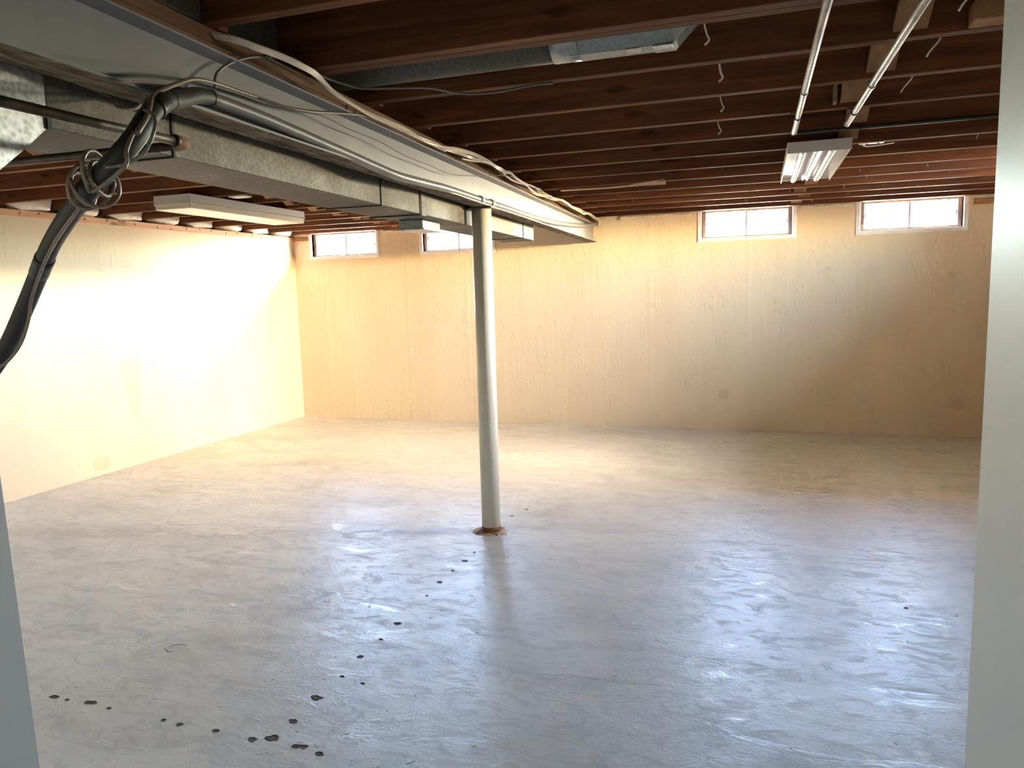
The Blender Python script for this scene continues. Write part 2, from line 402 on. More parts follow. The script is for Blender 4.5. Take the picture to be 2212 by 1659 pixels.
def brace_pair(x, k_, w_):
    y = JY[k_] + .038
    if ('a', w_) not in br:
        br['a', w_] = brace(w_).obj('bridging', 'brace', ceil, (x, y, 0))
        b2 = MB(); span = .4064 - .038; a = math.atan2(JH - .05, span); ln = math.hypot(span, JH - .05)
        b2.box(-w_ / 2, w_ / 2, -ln / 2, ln / 2, -.0095, .0095, Matrix.Translation((0, span / 2, ZB + JH / 2)) @ Matrix.Rotation(a, 4, 'X'))
        br['b', w_] = b2.obj('bridging', 'brace', ceil, (x + w_ + .012, y, 0))
    else:
        dup(br['a', w_], ceil, (x, y, 0)); dup(br['b', w_], ceil, (x + w_ + .012, y, 0))
for k_, x in ((-2, .40), (-1, .385), (0, .37), (1, .33), (2, .39), (3, .40), (4, .36), (5, .36), (6, .36), (7, .34), (8, .29), (9, .34), (10, .30)):
    brace_pair(x, k_, .085)
for k_, x in ((0, -3.24), (1, -3.10), (2, -3.02), (3, -3.08), (4, -3.18), (5, -3.30), (6, -3.36), (7, -3.40), (8, -3.44), (9, -3.46), (10, -3.48)):
    br_y = JY[k_]
    brace_pair(x, k_, .07)
MB().cbox(.525, .80, 2.292, 2.366, ZB + .002, ZB + .058, .003).obj('block', 'brace', ceil)
MB().box(.262, .274, 3.128, 3.179, 1.975, 2.04).obj('shim', 'shim', ceil)
nl = MB().tube(smooth([(0, 0, .004), (.001, 0, -.012), (.010, .004, -.022)], 3), .0018, 6).obj('nail', 'nail', ceil, (-.35, JY[6] + .02, ZB))
for x, k_ in ((-.2, 5), (.05, 5), (.72, 5), (.9, 6), (.64, 7), (1.1, 7), (.55, 8), (.8, 8), (.2, 8), (.62, 9), (-.1, 9), (-.6, 9), (.4, 10), (-.4, 10), (-.9, 8), (.95, 4), (1.0, 5), (-.85, 5), (-2.9, 4), (-3.9, 6), (-2.7, 6), (.55, 6), (-.55, 7)):
    nd = dup(nl, ceil, (x, JY[k_] + .02, ZB)); nd.rotation_euler = (0, 0, random.uniform(0, 6))
hookm = None
HK = [(-.14, 2.034, .3), (-.12, 2.407, 1.1), (-.137, 2.813, .2), (-.166, 3.22, -.1), (.466, 2.034, 2.6), (.47, 2.407, 2.5), (.472, 2.813, 2.5)]
for i, (x, y, a) in enumerate(HK):
    if hookm is None:
        b = MB().ribbon(smooth([(0, 0, .03), (.002, .004, .0), (.008, .010, -.022), (.014, .014, -.034), (.003, .020, -.044)], 4), .012, .004)
        hookm = b.obj('cable_hook', 'hook'); ob = hookm
    else:
        ob = hookm.copy(); COL.objects.link(ob)
    if i == 4:
        hookm = MB().ribbon(smooth([(.004, 0, .03), (.0, .004, .0), (-.022, .010, -.028), (-.030, .014, -.042)], 4), .013, .004).obj('cable_hook', 'hook')
        COL.objects.unlink(ob); bpy.data.objects.remove(ob); ob = hookm
    ob.location = (x, y + .006, ZB); ob.rotation_euler = (0, 0, a * .25 if i < 4 else 0)
    tag(ob, ('small bent white cable hook under the doubled joist at the branch duct end', 'bent white cable hook under the first joist past the branch duct',
             'bent white cable hook under the second joist past the branch duct', 'bent white cable hook under the third joist past the branch duct',
             'white cable hook under the doubled joist beside the short wood block', 'white cable hook under the first joist past the short wood block',
             'white cable hook under the second joist past the short wood block')[i], 'hook', 'cable hooks under the joists')

# insulation tufts at the joist ends over the left wall
def lump(name, sx, sy_, sz, seed, mat, nx=12, ny=8):
    rnd = random.Random(seed); b = MB(); V = []; F = []
    for j in range(ny + 1):
        ph = math.pi * j / ny
        for i in range(nx):
            th = 2 * math.pi * i / nx
            f = lambda v_, e: math.copysign(abs(v_) ** e, v_)
            x = f(math.sin(ph), .5) * f(math.cos(th), .5); y = f(math.sin(ph), .5) * f(math.sin(th), .5); z = f(math.cos(ph), .6)
            k__ = 1 + rnd.uniform(-.12, .12)
            V.append((x * sx * k__, y * sy_ * k__, z * sz * k__))
    for j in range(ny):
        for i in range(nx): F.append((j * nx + i, (j + 1) * nx + i, (j + 1) * nx + (i + 1) % nx, j * nx + (i + 1) % nx))
    return b.add(V, F, True).obj(name, mat)
base_b = None
ORD = ['first', 'second', 'third', 'fourth', 'fifth', 'sixth', 'seventh', 'eighth', 'ninth', 'tenth', 'eleventh', 'twelfth']
for k_ in range(-1, 11):
    y = (JY[k_] + .078 + JY[k_ + 1] + .04) / 2
    if k_ == 10: y -= .02
    if base_b is None: ob = base_b = lump('insulation_tuft', .062, .17, .095, 5, 'batt')
    else: ob = base_b.copy(); COL.objects.link(ob)
    ob.location = (XL - .015, y, 2.035); ob.rotation_euler = (0, 0, math.pi * (k_ % 2))
    tag(ob, 'white insulation tuft above the nailed wall plate, %s joist bay from the room corner' % ORD[10 - k_], 'insulation', 'insulation tufts over the left wall')

# wall plate on the left wall (strip with nail heads) and short plate pieces on the back wall
pl = MB().cbox(XL - .12, XL + .012, -1.7, D - .002, 1.893, 1.936, .003)
tp = struct(pl.obj('trim_4', 'plate'))
nh = lathe([(.0, .0), (.006, 0), (.006, .003), (0, .003)], 8).obj('nail', 'nail', tp, (XL + .012, 2.2, 1.915)); nh.rotation_euler = (0, math.pi / 2, 0)
for i in range(26):
    y = 2.4 + i * .17 + random.uniform(-.05, .05)
    if y < D - .1:
        d_ = dup(nh, tp, (XL + .012, y, 1.915 + random.uniform(-.012, .012)))
struct(MB().cbox(XL + .012, -4.54, D - .012, D, 1.895, 1.932, .003).obj('trim_5', 'plate_dark'))
struct(MB().cbox(1.63, XR - .001, D - .012, D, 1.89, 1.934, .003).obj('trim_6', 'plate_dark'))
for i, (x0, x1) in enumerate(((-3.66, -3.31), (-1.22, -.57), (.34, .74))):
    n_ = max(4, int((x1 - x0) / .06)); b = MB(); rnd = random.Random(i); P = []
    pts = [(x0 + (x1 - x0) * j / n_, D - .002, 1.945 + rnd.uniform(-.006, .004)) for j in range(n_ + 1)]
    b.tube(smooth(pts, 3), .017, 8, scale=lambda t, i=i: .55 + .45 * abs(math.sin(t * 17 + i)) + .2 * math.sin(t * 31))
    ob = b.obj('mortar_bead', 'mortar')
    tag(ob, ('white crumbly mortar bead between the two windows left of the steel beam', 'long white crumbly mortar bead between the steel beam end and the next window',
             'white crumbly mortar bead between the two windows right of the steel beam')[i].replace('left of', 'beyond').replace('right of the steel beam', 'nearest the tube light'), 'mortar')

# ------------------------------------------------------------------ windows
def window(n, loc, rz, wdt, light='window_portal'):
    r = struct(empty('window_%d' % n, loc, rz))           # local x along the wall, y outwards, z up from the sill bottom
    h = ZW - ZS; c_ = CAS
    cs = MB().cbox(0, c_, -.010, .035, 0, h - .004, .003).cbox(wdt - c_, wdt, -.010, .035, 0, h - .004, .003).cbox(c_, wdt - c_, -.010, .035, 0, c_, .003)
    cs.obj('casing', 'casing', r)
    f0, f1 = c_ + .001, wdt - c_ - .001; t = .034
    fr = MB().cbox(f0, f0 + t, .030, .085, c_, h - .002, .003).cbox(f1 - t, f1, .030, .085, c_, h - .002, .003)
    fr.cbox(f0 + t, f1 - t, .030, .085, c_, c_ + .016, .003).cbox(f0 + t, f1 - t, .030, .085, h - .018, h - .002, .003)
    fo = fr.obj('frame', 'win_frame', r)
    g0, g1 = f0 + t, f1 - t; gm = (g0 + g1) / 2; z0, z1 = c_ + .016, h - .018
    MB().cbox(gm - .011, gm + .011, .055, .08, z0, z1, .002).obj('mullion', 'mullion', fo)
    MB().box(g0, gm - .011, .064, .068, z0, z1).obj('pane', 'glass', fo)
    MB().box(gm + .011, g1, .064, .068, z0, z1).obj('pane', 'glass', fo)
    MB().cbox(f0 + t - .004, f0 + t + .012, .040, .056, z0 + .09, z0 + .135, .003).obj('latch', 'mullion', fo)
    MB().cbox(f1 - t - .012, f1 - t + .004, .040, .056, z0 + .08, z0 + .125, .003).obj('latch', 'mullion', fo)
    # daylight portal in the opening
    a = bpy.data.lights.new(light, 'AREA'); a.shape = 'RECTANGLE'; a.size = g1 - g0; a.size_y = z1 - z0
    a.cycles.is_portal = True
    lo = bpy.data.objects.new(light, a); COL.objects.link(lo); lo.parent = r
    lo.location = (gm, .09, (z0 + z1) / 2); lo.rotation_euler = (-math.pi / 2, 0, 0)
    return r
for i, (a, b) in enumerate(WINS): window(i + 1, (a, D, ZS), 0, b - a)
for i, (a, b) in enumerate(RWIN): window(5 + i, (XR, b, ZS), -math.pi / 2, b - a, 'window_right_offscreen')

# ------------------------------------------------------------------ steel beam
ang = math.atan(-BM)
beam = empty('steel_beam', (BX, BY, 0), ang)
tag(beam, 'grey painted steel I-beam running under the joists to the back wall', 'beam')
y0, y1 = YP - BY, D - BY + .06
FC, FW = .0225, .0425
Z0, Z1 = 1.738, 1.890
MB().box(FC - .004, FC + .004, y0, y1, Z0 + .008, Z1 - .008).obj('web', 'beam', beam)
def flange(z_lo, z_hi, up_):
    tip = .005; rt = .011; b = MB()
    if up_: P = [(FC - FW, z_hi), (FC + FW, z_hi), (FC + FW, z_hi - tip), (FC + .004, z_hi - rt), (FC - .004, z_hi - rt), (FC - FW, z_hi - tip)]
    else: P = [(FC - FW, z_lo), (FC + FW, z_lo), (FC + FW, z_lo + tip), (FC + .004, z_lo + rt), (FC - .004, z_lo + rt), (FC - FW, z_lo + tip)]
    V = [(x, y0, z) for x, z in P] + [(x, y1, z) for x, z in P]
    n_ = len(P); F = [tuple(range(n_)), tuple(reversed(range(n_, 2 * n_)))] + [(i, i + n_, (i + 1) % n_ + n_, (i + 1) % n_) for i in range(n_)]
    return b.add(V, F)
bfl = flange(Z0, 0, False).obj('bottom_flange', 'beam', beam)
flange(0, Z1, True).obj('top_flange', 'beam', beam)
MB().box(FC - FW + .001, FC + FW - .002, y0, y1 - .07, Z0 - .0015, Z0 + .0005).obj('dust_layer', 'dust', bfl)
MB().cbox(-.05, .018, y0, y1 - .06, Z1, Z1 + .036, .003).obj('nailer', 'nailer', beam)
MB().cbox(-.052, .014, y0, y1 - .06, Z1 + .037, ZB, .003).obj('nailer', 'nailer', beam)
stp = None
for y in (2.23 - BY, 2.29 - BY, 2.34 - BY, 3.98 - BY, 5.6 - BY):
    b = MB().tube(smooth([(.022, 0, Z1 + .006), (.024, .001, Z1 + .03), (.024, .008, Z1 + .038), (.022, .012, Z1 + .02)], 3), .0016, 6)
    if stp is None: stp = b.obj('staple', 'wire_dark', beam, (0, y, 0))
    else: dup(stp, beam, (0, y, 0))

# ------------------------------------------------------------------ column
col = empty('support_column', (-1.367, 3.665, 0))
tag(col, 'white painted round steel column standing under the beam', 'column')
shf = lathe([(.0, .012), (.051, .012), (.051, 1.728), (0, 1.728)], 40).obj('shaft', 'column', col)
lathe([(.0, .010), (.0525, .010), (.0525, .026), (.0518, .034), (.051, .036)], 32).obj('rust_ring', 'rust', shf)
MB().cbox(-.066, .058, -.062, .056, 0, .011, .003).obj('base_plate', 'base_steel', col)
gb = MB()
rnd = random.Random(3)
V = [(0, 0, .011)] + [((.10 + rnd.uniform(-.018, .02)) * math.cos(t * .4488), (.085 + rnd.uniform(-.015, .02)) * math.sin(t * .4488), .0) for t in range(14)] + \
    [((.075) * math.cos(t * .4488), .066 * math.sin(t * .4488), .008) for t in range(14)]
gb.add(V, [(1 + i, 1 + (i + 1) % 14, 15 + (i + 1) % 14, 15 + i) for i in range(14)] + [(0, 15 + i, 15 + (i + 1) % 14) for i in range(14)])
gb.obj('grout', 'grout', col)
MB().cbox(-.10, .075, -.06, .06, 1.727, 1.7365, .002).obj('cap_plate', 'iron', col)

# ------------------------------------------------------------------ main duct
duct = empty('supply_duct', (BX, BY, 0), ang)
tag(duct, 'long dark galvanised rectangular duct hung beside the steel beam', 'duct')
DR, DL, DB, DT = -.065, -.297, 1.650, 1.862
cuts = [1.157, 1.507, 2.64, 3.035, 4.73, 4.995]
for i in range(len(cuts) - 1):
    MB().cbox(DL, DR, cuts[i] - BY + .001, cuts[i + 1] - BY - .001, DB, DT, .002).obj('duct_section', 'galv_dark', duct)
def cleat(y, w_, mat='seam', e=.004):
    b = MB(); a0, a1 = y - BY - w_ / 2, y - BY + w_ / 2
    b.box(DR, DR + e, a0, a1, DB - e, DT).box(DL - e, DL, a0, a1, DB - e, DT).box(DL, DR, a0, a1, DB - e, DB)
    return b.obj('drive_cleat', mat, duct)
for y, w_ in ((1.507, .008), (2.64, .010), (3.022, .008), (3.078, .008), (4.73, .007)): cleat(y, w_)
cleat(3.05, .045, 'galv_dark', .006)
MB().cbox(DL - .002, DR + .003, 4.985 - BY, 4.998 - BY, DB - .003, DT, .002).obj('end_cap', 'galv_dark', duct)
# flared transition to the plenum near the doorway
ys = [1.157, 1.10, 1.04, .95, .80, .505]; zb_ = [DB, 1.598, 1.548, 1.49, 1.45, 1.44]; xl_ = [DL, -.33, -.37, -.43, -.48, -.5]
V = []
for y, zz, xx in zip(ys, zb_, xl_): V += [(xx, y - BY, zz), (DR, y - BY, zz), (DR, y - BY, DT), (xx, y - BY, DT)]
F = [(0, 3, 2, 1)] + [(4 * i + j, 4 * i + (j + 1) % 4, 4 * i + 4 + (j + 1) % 4, 4 * i + 4 + j) for i in range(5) for j in range(4)] + [(20, 21, 22, 23)]
MB().add(V, F).obj('plenum_transition', 'galv_bright', duct)
MB().box(DR, DR + .006, 1.152 - BY, 1.162 - BY, DB - .004, 1.69).obj('drive_cleat', 'seam', duct)
rc = MB().cbox(DL + .03, -.145, 3.235 - BY, 3.455 - BY, 1.607, DB, .003).obj('register_collar', 'galv_mid', duct)
MB().cbox(DL + .022, -.137, 3.227 - BY, 3.463 - BY, 1.602, 1.609, .002).obj('register_lip', 'galv_bright', rc)

# ------------------------------------------------------------------ black iron pipe with elbow
ip = empty('iron_pipe', (-1.09, 1.24, 1.612))
tag(ip, 'black iron pipe with rusty elbow crossing under the dark duct', 'pipe')
R = .0090
MB().tube([(-.03, -.73, .0), (-.012, -.2, .0), (.0, -.03, 0)], R, 16).obj('long_run', 'iron', ip)
MB().tube([(-.03, .004, -.002), (-.60, -.02, -.004)], R, 16).obj('cross_run', 'iron', ip)
MB().tube(smooth([(-.0005, -.022, 0), (.0, -.010, 0), (-.003, .002, 0), (-.012, .005, -.001), (-.026, .004, -.002)], 5), R + .0028, 16).obj('elbow', 'iron_end', ip)
MB().tube([(-.0012, -.027, 0), (-.0005, -.020, 0)], R + .0042, 16).obj('elbow_collar', 'iron', ip)

# ------------------------------------------------------------------ insulated refrigerant line
DROP = [(-1.246, 1.517, 1.778), (-1.205, 1.422, 1.758), (-1.149, 1.307, 1.718), (-1.063, 1.158, 1.668), (-1.030, 1.085, 1.622), (-1.023, 1.044, 1.579), (-1.044, 1.022, 1.542),
        (-1.115, 1.035, 1.505), (-1.242, 1.094, 1.467), (-1.384, 1.168, 1.421), (-1.503, 1.227, 1.359), (-1.583, 1.255, 1.297), (-1.660, 1.273, 1.225), (-1.714, 1.280, 1.175), (-1.83, 1.275, 1.05), (-1.95, 1.26, .80)]
FLG = [(-1.244, 1.514, 1.777), (-1.250, 1.705, 1.775), (-1.255, 1.876, 1.768), (-1.258, 2.023, 1.760), (-1.262, 2.192, 1.752), (-1.262, 2.344, 1.742), (-1.258, 2.513, 1.732), (-1.270, 2.752, 1.740),
       (-1.290, 3.018, 1.752), (-1.307, 3.267, 1.757), (-1.317, 3.537, 1.757), (-1.332, 3.938, 1.761), (-1.354, 4.544, 1.763), (-1.378, 5.200, 1.780), (-1.409, 6.061, 1.826), (-1.427, 6.601, 1.872), (-1.432, D - .001, 1.905)]
ln = empty('insulated_line', (-1.246, 1.517, 0))
tag(ln, 'foam insulated pipe, black where it drops, grey along the beam flange', 'pipe')
off = Vector((1.246, -1.517, 0))
sh = lambda P: [Vector(p) + off for p in P]
dp = smooth(DROP, 8)
cut = 78
MB().tube(sh(dp[:22]), .0185, 18).obj('foam_sleeve', 'foam_black', ln)
MB().tube(sh(dp[21:cut]), .0180, 18).obj('foam_sleeve', 'foam_black', ln)
MB().tube(sh(dp[cut - 1:]), .0188, 18).obj('foam_sleeve', 'foam_black', ln)
MB().tube(sh(dp[24:29]), .0205, 16).obj('tape_band', 'tape_black', ln)
MB().tube(sh(dp[cut - 3:cut + 2]), .0198, 16).obj('tape_band', 'tape_black', ln)
MB().tube(sh(smooth(FLG, 8)), .0165, 18).obj('foam_sleeve', 'foam_grey', ln)
MB().tube(sh(dp[0:3]), .0198, 16).obj('tape_band', 'tape_black', ln)
fs = smooth(FLG, 8)
for j, nm in ((79, 'pipe_clip'), (83, 'pipe_clip')):
    MB().tube(sh([fs[j], fs[j + 1] if j + 1 < len(fs) else fs[j]]), .021, 16).obj(nm, 'beam', ln)

# copper companion line and its wires
CU = [(-0.998, 1.026, 1.583), (-1.012, 1.068, 1.622), (-1.04, 1.112, 1.665), (-1.077, 1.178, 1.697), (-1.139, 1.291, 1.744), (-1.181, 1.389, 1.782), (-1.212, 1.488, 1.803), (-1.229, 1.590, 1.812), (-1.239, 1.694, 1.818),
      (-1.244, 1.830, 1.823), (-1.252, 1.988, 1.846), (-1.256, 2.128, 1.873), (-1.252, 2.293, 1.896), (-1.250, 2.483, 1.897), (-1.259, 2.690, 1.898), (-1.268, 2.984, 1.899)]
tag(MB().tube(smooth(CU, 6), .0048, 8).obj('copper_line', 'wire_brown'), 'thin brownish bare line arching from the black foam pipe onto the beam', 'line')
import itertools
# coil of wire wound on the black pipe
axis_pts = dp[46:60]
a0_, a1_ = axis_pts[0], axis_pts[-1]
coil = [(-1.003, 1.025, 1.585), (-.998, 1.009, 1.567), (-.995, .996, 1.546), (-1.0, .996, 1.524)]
nn = 64; ctr = (-1.112, 1.035, 1.506)
axd = (Vector(a1_) - Vector(a0_)).normalized(); e1 = axd.cross(Vector((0, 0, 1))).normalized(); e2 = axd.cross(e1)
rnd = random.Random(12)
for i in range(nn):
    t = i / nn; th = t * 2 * math.pi * 4.6 + 2.2
    rr = .030 + .007 * math.sin(t * 21) + .004 * math.sin(t * 37)
    p = Vector(ctr) + axd * (-.035 + .07 * t + .022 * math.sin(th + 1.3 * math.sin(9 * t))) + e1 * rr * math.cos(th) + e2 * rr * math.sin(th)
    coil.append(tuple(p))
coil += [(-1.17, 1.05, 1.47), (-1.28, 1.10, 1.432), (-1.40, 1.165, 1.39), (-1.498, 1.216, 1.340), (-1.535, 1.231, 1.305), (-1.556, 1.238, 1.266), (-1.592, 1.242, 1.214), (-1.628, 1.237, 1.177), (-1.665, 1.234, 1.155), (-1.75, 1.232, 1.10), (-1.90, 1.235, .86)]
tag(MB().tube(smooth(coil, 3), .0036, 7).obj('wire_coil', 'wire_brown'), 'loose coil of brown wire wound around the black foam pipe', 'wire')
LP = [(-1.02, 1.07, 1.632), (-.985, 1.050, 1.618), (-.966, 1.035, 1.598), (-.963, 1.021, 1.571), (-.977, 1.013, 1.545), (-1.006, 1.005, 1.530), (-1.045, 1.0, 1.527)]
tag(MB().tube(smooth(LP, 6), .0032, 7).obj('wire_loop', 'wire_grey'), 'single grey wire loop hanging off the taped joint of the black pipe', 'wire')
BW = [(-1.338, 1.226, 1.752), (-1.335, 1.308, 1.742), (-1.25, 1.24, 1.698), (-1.168, 1.20, 1.678), (-1.085, 1.14, 1.668), (-1.045, 1.108, 1.652)]
tag(MB().tube(smooth(BW, 6), .0034, 7).obj('branch_wire', 'wire_brown'), 'short brown wire sagging from the dark duct side to the taped pipe joint', 'wire')
TH = [(-1.230, 1.682, 1.814), (-1.236, 1.855, 1.822), (-1.241, 2.006, 1.836), (-1.247, 2.158, 1.830), (-1.255, 2.382, 1.830), (-1.263, 2.590, 1.817), (-1.272, 2.834, 1.818), (-1.280, 3.072, 1.818), (-1.293, 3.419, 1.858), (-1.303, 3.688, 1.895), (-1.306, 3.890, 1.925), (-1.312, 4.102, 1.940)]
tag(MB().tube(smooth(TH, 6), .0016, 6).obj('thin_wire', 'wire_dark'), 'hair thin dark wire drooping across the face of the grey beam', 'wire')
GU = [(-1.218, 1.500, 1.793), (-1.232, 1.528, 1.835), (-1.240, 1.590, 1.877), (-1.243, 1.676, 1.915), (-1.246, 1.760, 1.940), (-1.24, 1.805, 1.948), (-1.235, 1.880, 1.950), (-1.230, 2.023, 1.948), (-1.201, 2.110, 1.945), (-1.173, 2.145, 1.943), (-1.078, 2.170, 1.940), (-0.991, 2.215, 1.942),
      (-0.936, 2.290, 1.940), (-0.888, 2.330, 1.940), (-0.803, 2.360, 1.945), (-0.704, 2.375, 1.957), (-0.632, 2.39, 1.960)]
tag(MB().tube(smooth(GU, 6), .0038, 7).obj('grey_cable', 'wire_grey'), 'thin grey cable looping over the beam and sagging under the round duct', 'cable')

clampY = lambda P: [(x, min(y, D - .004), min(z, 1.956)) for x, y, z in P]
W1 = [(-1.310, 1.575, 1.950), (-1.262, 1.600, 1.944), (-1.232, 1.630, 1.938), (-1.209, 1.668, 1.930), (-1.202, 1.734, 1.932), (-1.195, 1.817, 1.930), (-1.208, 1.916, 1.932), (-1.217, 2.025, 1.910), (-1.227, 2.148, 1.904), (-1.240, 2.294, 1.901), (-1.247, 2.474, 1.906),
      (-1.254, 2.616, 1.908), (-1.259, 2.771, 1.900), (-1.266, 2.946, 1.908)]
W2 = [(-1.272, 3.111, 1.930), (-1.278, 3.292, 1.945), (-1.283, 3.422, 1.950), (-1.288, 3.550, 1.950), (-1.292, 3.673, 1.944), (-1.296, 3.777, 1.938), (-1.300, 3.888, 1.942), (-1.303, 3.977, 1.950), (-1.307, 4.081, 1.936), (-1.312, 4.208, 1.930), (-1.316, 4.326, 1.925),
      (-1.319, 4.413, 1.907), (-1.325, 4.561, 1.902), (-1.332, 4.762, 1.915), (-1.338, 4.913, 1.930), (-1.343, 5.071, 1.925), (-1.351, 5.293, 1.945), (-1.359, 5.503, 1.940), (-1.367, 5.728, 1.930), (-1.376, 5.974, 1.928), (-1.382, 6.137, 1.925), (-1.389, 6.312, 1.946), (-1.397, 6.533, 1.950), (-1.405, 6.78, 1.945), (-1.402, 6.862, 1.93), (-1.400, 6.876, 1.885)]
tag(MB().ribbon(smooth(clampY(W1 + W2), 6), .016, .007, roll=lambda t: math.pi * 1.0 * t * 3 + .5 * math.sin(t * 40)).obj('white_flat_cable', 'cable_white'), 'white flat electrical cable twisting along the top of the steel beam', 'cable')
G2 = [(-1.247, 2.303, 1.900), (-1.254, 2.484, 1.902), (-1.261, 2.692, 1.906), (-1.268, 2.882, 1.912), (-1.278, 2.999, 1.914), (-1.282, 3.108, 1.920), (-1.286, 3.235, 1.928), (-1.292, 3.393, 1.933), (-1.299, 3.579, 1.945), (-1.305, 3.758, 1.950), (-1.310, 3.895, 1.950), (-1.314, 3.996, 1.948), (-1.317, 4.071, 1.944),
      (-1.321, 4.196, 1.938), (-1.325, 4.296, 1.938), (-1.331, 4.454, 1.940), (-1.337, 4.624, 1.948), (-1.341, 4.743, 1.938), (-1.346, 4.869, 1.936), (-1.352, 5.047, 1.936), (-1.361, 5.289, 1.948), (-1.367, 5.443, 1.945), (-1.375, 5.663, 1.940), (-1.386, 5.965, 1.95), (-1.396, 6.227, 1.95), (-1.407, 6.552, 1.95), (-1.418, 6.88, 1.945)]
tag(MB().ribbon(smooth(clampY(G2), 6), .013, .006, roll=lambda t: 5.0 * t + .6 * math.sin(t * 50)).obj('cream_flat_cable', 'cable_cream'), 'cream flat cable braided with the white cable beside the nailer board', 'cable')
G3 = [(x + .012 * math.sin(y * 9), y, z - .010 + .010 * math.cos(y * 7)) for x, y, z in G2[6:]]
tag(MB().tube(smooth(clampY(G3), 6), .0048, 7).obj('cream_round_cable', 'cable_cream'), 'thin cream round cable weaving through the flat cables near the back wall', 'cable')

# ------------------------------------------------------------------ branch duct in the joist bay
bd = empty('branch_duct', (-1.42, 2.19, 2.037))
tag(bd, 'round galvanised branch duct with taped joint lying in a joist bay', 'duct')
def xtube(x0, x1, r, n, smooth_=True, rz=0):
    b = MB(); P = [(r * math.cos(2 * math.pi * i / n + rz), r * math.sin(2 * math.pi * i / n + rz)) for i in range(n)]
    return b.sweep([(x0, 0, 0), (x1, 0, 0)], P, smooth=smooth_)
xtube(.0, .86, .075, 32).obj('old_section', 'galv_dark', bd)
xtube(.845, .925, .0775, 20).obj('tape_joint', 'foil_tape', bd)
xtube(.90, 1.195, .079, 8, False, math.pi / 8).obj('new_section', 'galv_mid', bd)
xtube(1.135, 1.192, .0815, 8, False, math.pi / 8).obj('joint_collar', 'galv_mid', bd)
P8 = [(.081 * math.cos(2 * math.pi * i / 8 + math.pi / 8), .081 * math.sin(2 * math.pi * i / 8 + math.pi / 8)) for i in range(8)]
MB().add([(1.192, a, b) for a, b in P8] + [(1.30, a * .98, max(b, .02) + .03) for a, b in P8], [tuple(range(8)), tuple(reversed(range(8, 16)))] + [(i, (i + 1) % 8, 8 + (i + 1) % 8, 8 + i) for i in range(8)]).obj('end_boot', 'galv_mid', bd)
MB().cbox(1.06, 1.10, -.034, .004, -.0755, -.0722, .001).obj('tape_patch', 'foil_tape', bd)
MB().cbox(1.135, 1.19, -.040, -.004, -.0780, -.0748, .001).obj('hanger_tab', 'galv_bright', bd)

for nm, (x0, x1, ya, yb), lab in (('duct_boot', (-1.60, -1.352, 1.66, 1.945), 'dirty grey sheet metal boot in the bay behind the doubled joist'),
                                  ('duct_boot', (-1.56, -1.285, 1.26, 1.545), 'dark sheet metal boot between the two joists closest to the doorway')):
    bt = empty(nm, ((x0 + x1) / 2, (ya + yb) / 2, ZB)); tag(bt, lab, 'duct')
    hx, hy = (x1 - x0) / 2, (yb - ya) / 2
    MB().cbox(-hx, hx, -hy, hy, .004, JH - .004, .003).obj('body', 'galv_dark', bt)
    MB().cbox(hx, hx + .006, -hy, hy, .002, JH - .004, .001).obj('folded_edge', 'galv_dark', bt)

# ------------------------------------------------------------------ conduits
def conduit(x0, x1, y_end, lab, cl, st):
    c_ = empty('steel_conduit', (x1, y_end, ZB - .016)); tag(c_, lab, 'conduit')
    y_s = YP - y_end + .01
    MB().tube([(x0 - x1, y_s, 0), (0, 0, 0)], .0112, 14).obj('tube', 'emt', c_)
    for y in cl: MB().tube([((x0 - x1) * (y - y_end) / y_s, y - y_end - .012, 0), ((x0 - x1) * (y - y_end) / y_s, y - y_end + .012, 0)], .0135, 14).obj('coupling', 'emt', c_)
    for y in st:
        xx = (x0 - x1) * (y - y_end) / y_s
        MB().tube([(xx, y - y_end - .008, 0), (xx, y - y_end + .008, 0)], .0140, 14).cbox(xx - .03, xx - .008, y - y_end - .007, y - y_end + .007, .012, .0155, .001).obj('strap', 'seam', c_)
    MB().tube(smooth([(0, -.004, 0), (0, .012, .002), (0, .022, .010)], 4), .0122, 14).obj('end_fitting', 'emt', c_)
    return c_
conduit(.150, .139, 3.505, 'steel conduit strapped under the joists, ending above the bare tube light', (2.80,), (3.20,))
conduit(.385, .340, 3.425, 'steel conduit strapped under the joists, crossing the wide bridging boards', (2.80,), (3.20,))
dk = MB().tube(smooth([(.13, 3.545, ZB - .012), (.5, 3.548, ZB - .012), (1.2, 3.552, ZB - .011), (XR, 3.555, ZB - .011)], 4), .0075, 10).obj('dark_conduit', 'wire_dark')
tag(dk, 'dark conduit running along a joist beyond the two steel conduits', 'conduit')

# ------------------------------------------------------------------ light fixtures
fr_ = empty('tube_light', (.264, 3.83, ZB)); tag(fr_, 'white open ceiling light with bare fluorescent tubes, under the steel conduits', 'ceiling light')
W2_, LEN, H = .14, 1.14, .052
hb = MB().box(-W2_, W2_, 0, LEN, -.012, -.001).box(-W2_, W2_, 0, .006, -H, -.012).box(-W2_, W2_, LEN - .006, LEN, -.030, -.012)
hb = hb.obj('housing', 'enamel', fr_)
for s_ in (-1, 1): MB().box(min(s_ * W2_, s_ * (W2_ - .005)), max(s_ * W2_, s_ * (W2_ - .005)), .006, LEN - .006, -.046, -.012).obj('side_rail', 'enamel', hb)
rf = MB().box(-W2_ + .005, W2_ - .005, .006, LEN - .006, -.018, -.012).obj('reflector', 'enamel', fr_)
for x in (-.068, .062): 
    tb = MB(); pts = [(x, .02, -.036), (x, .05, -.036), (x, LEN - .06, -.036), (x, LEN - .035, -.036), (x, LEN - .025, -.036)]
    tb.tube(pts, .0165, 16, scale=lambda t: 1 if t < .7 else (.9 if t < .9 else .5)); tb.obj('lamp_tube', 'tube_glass', fr_)
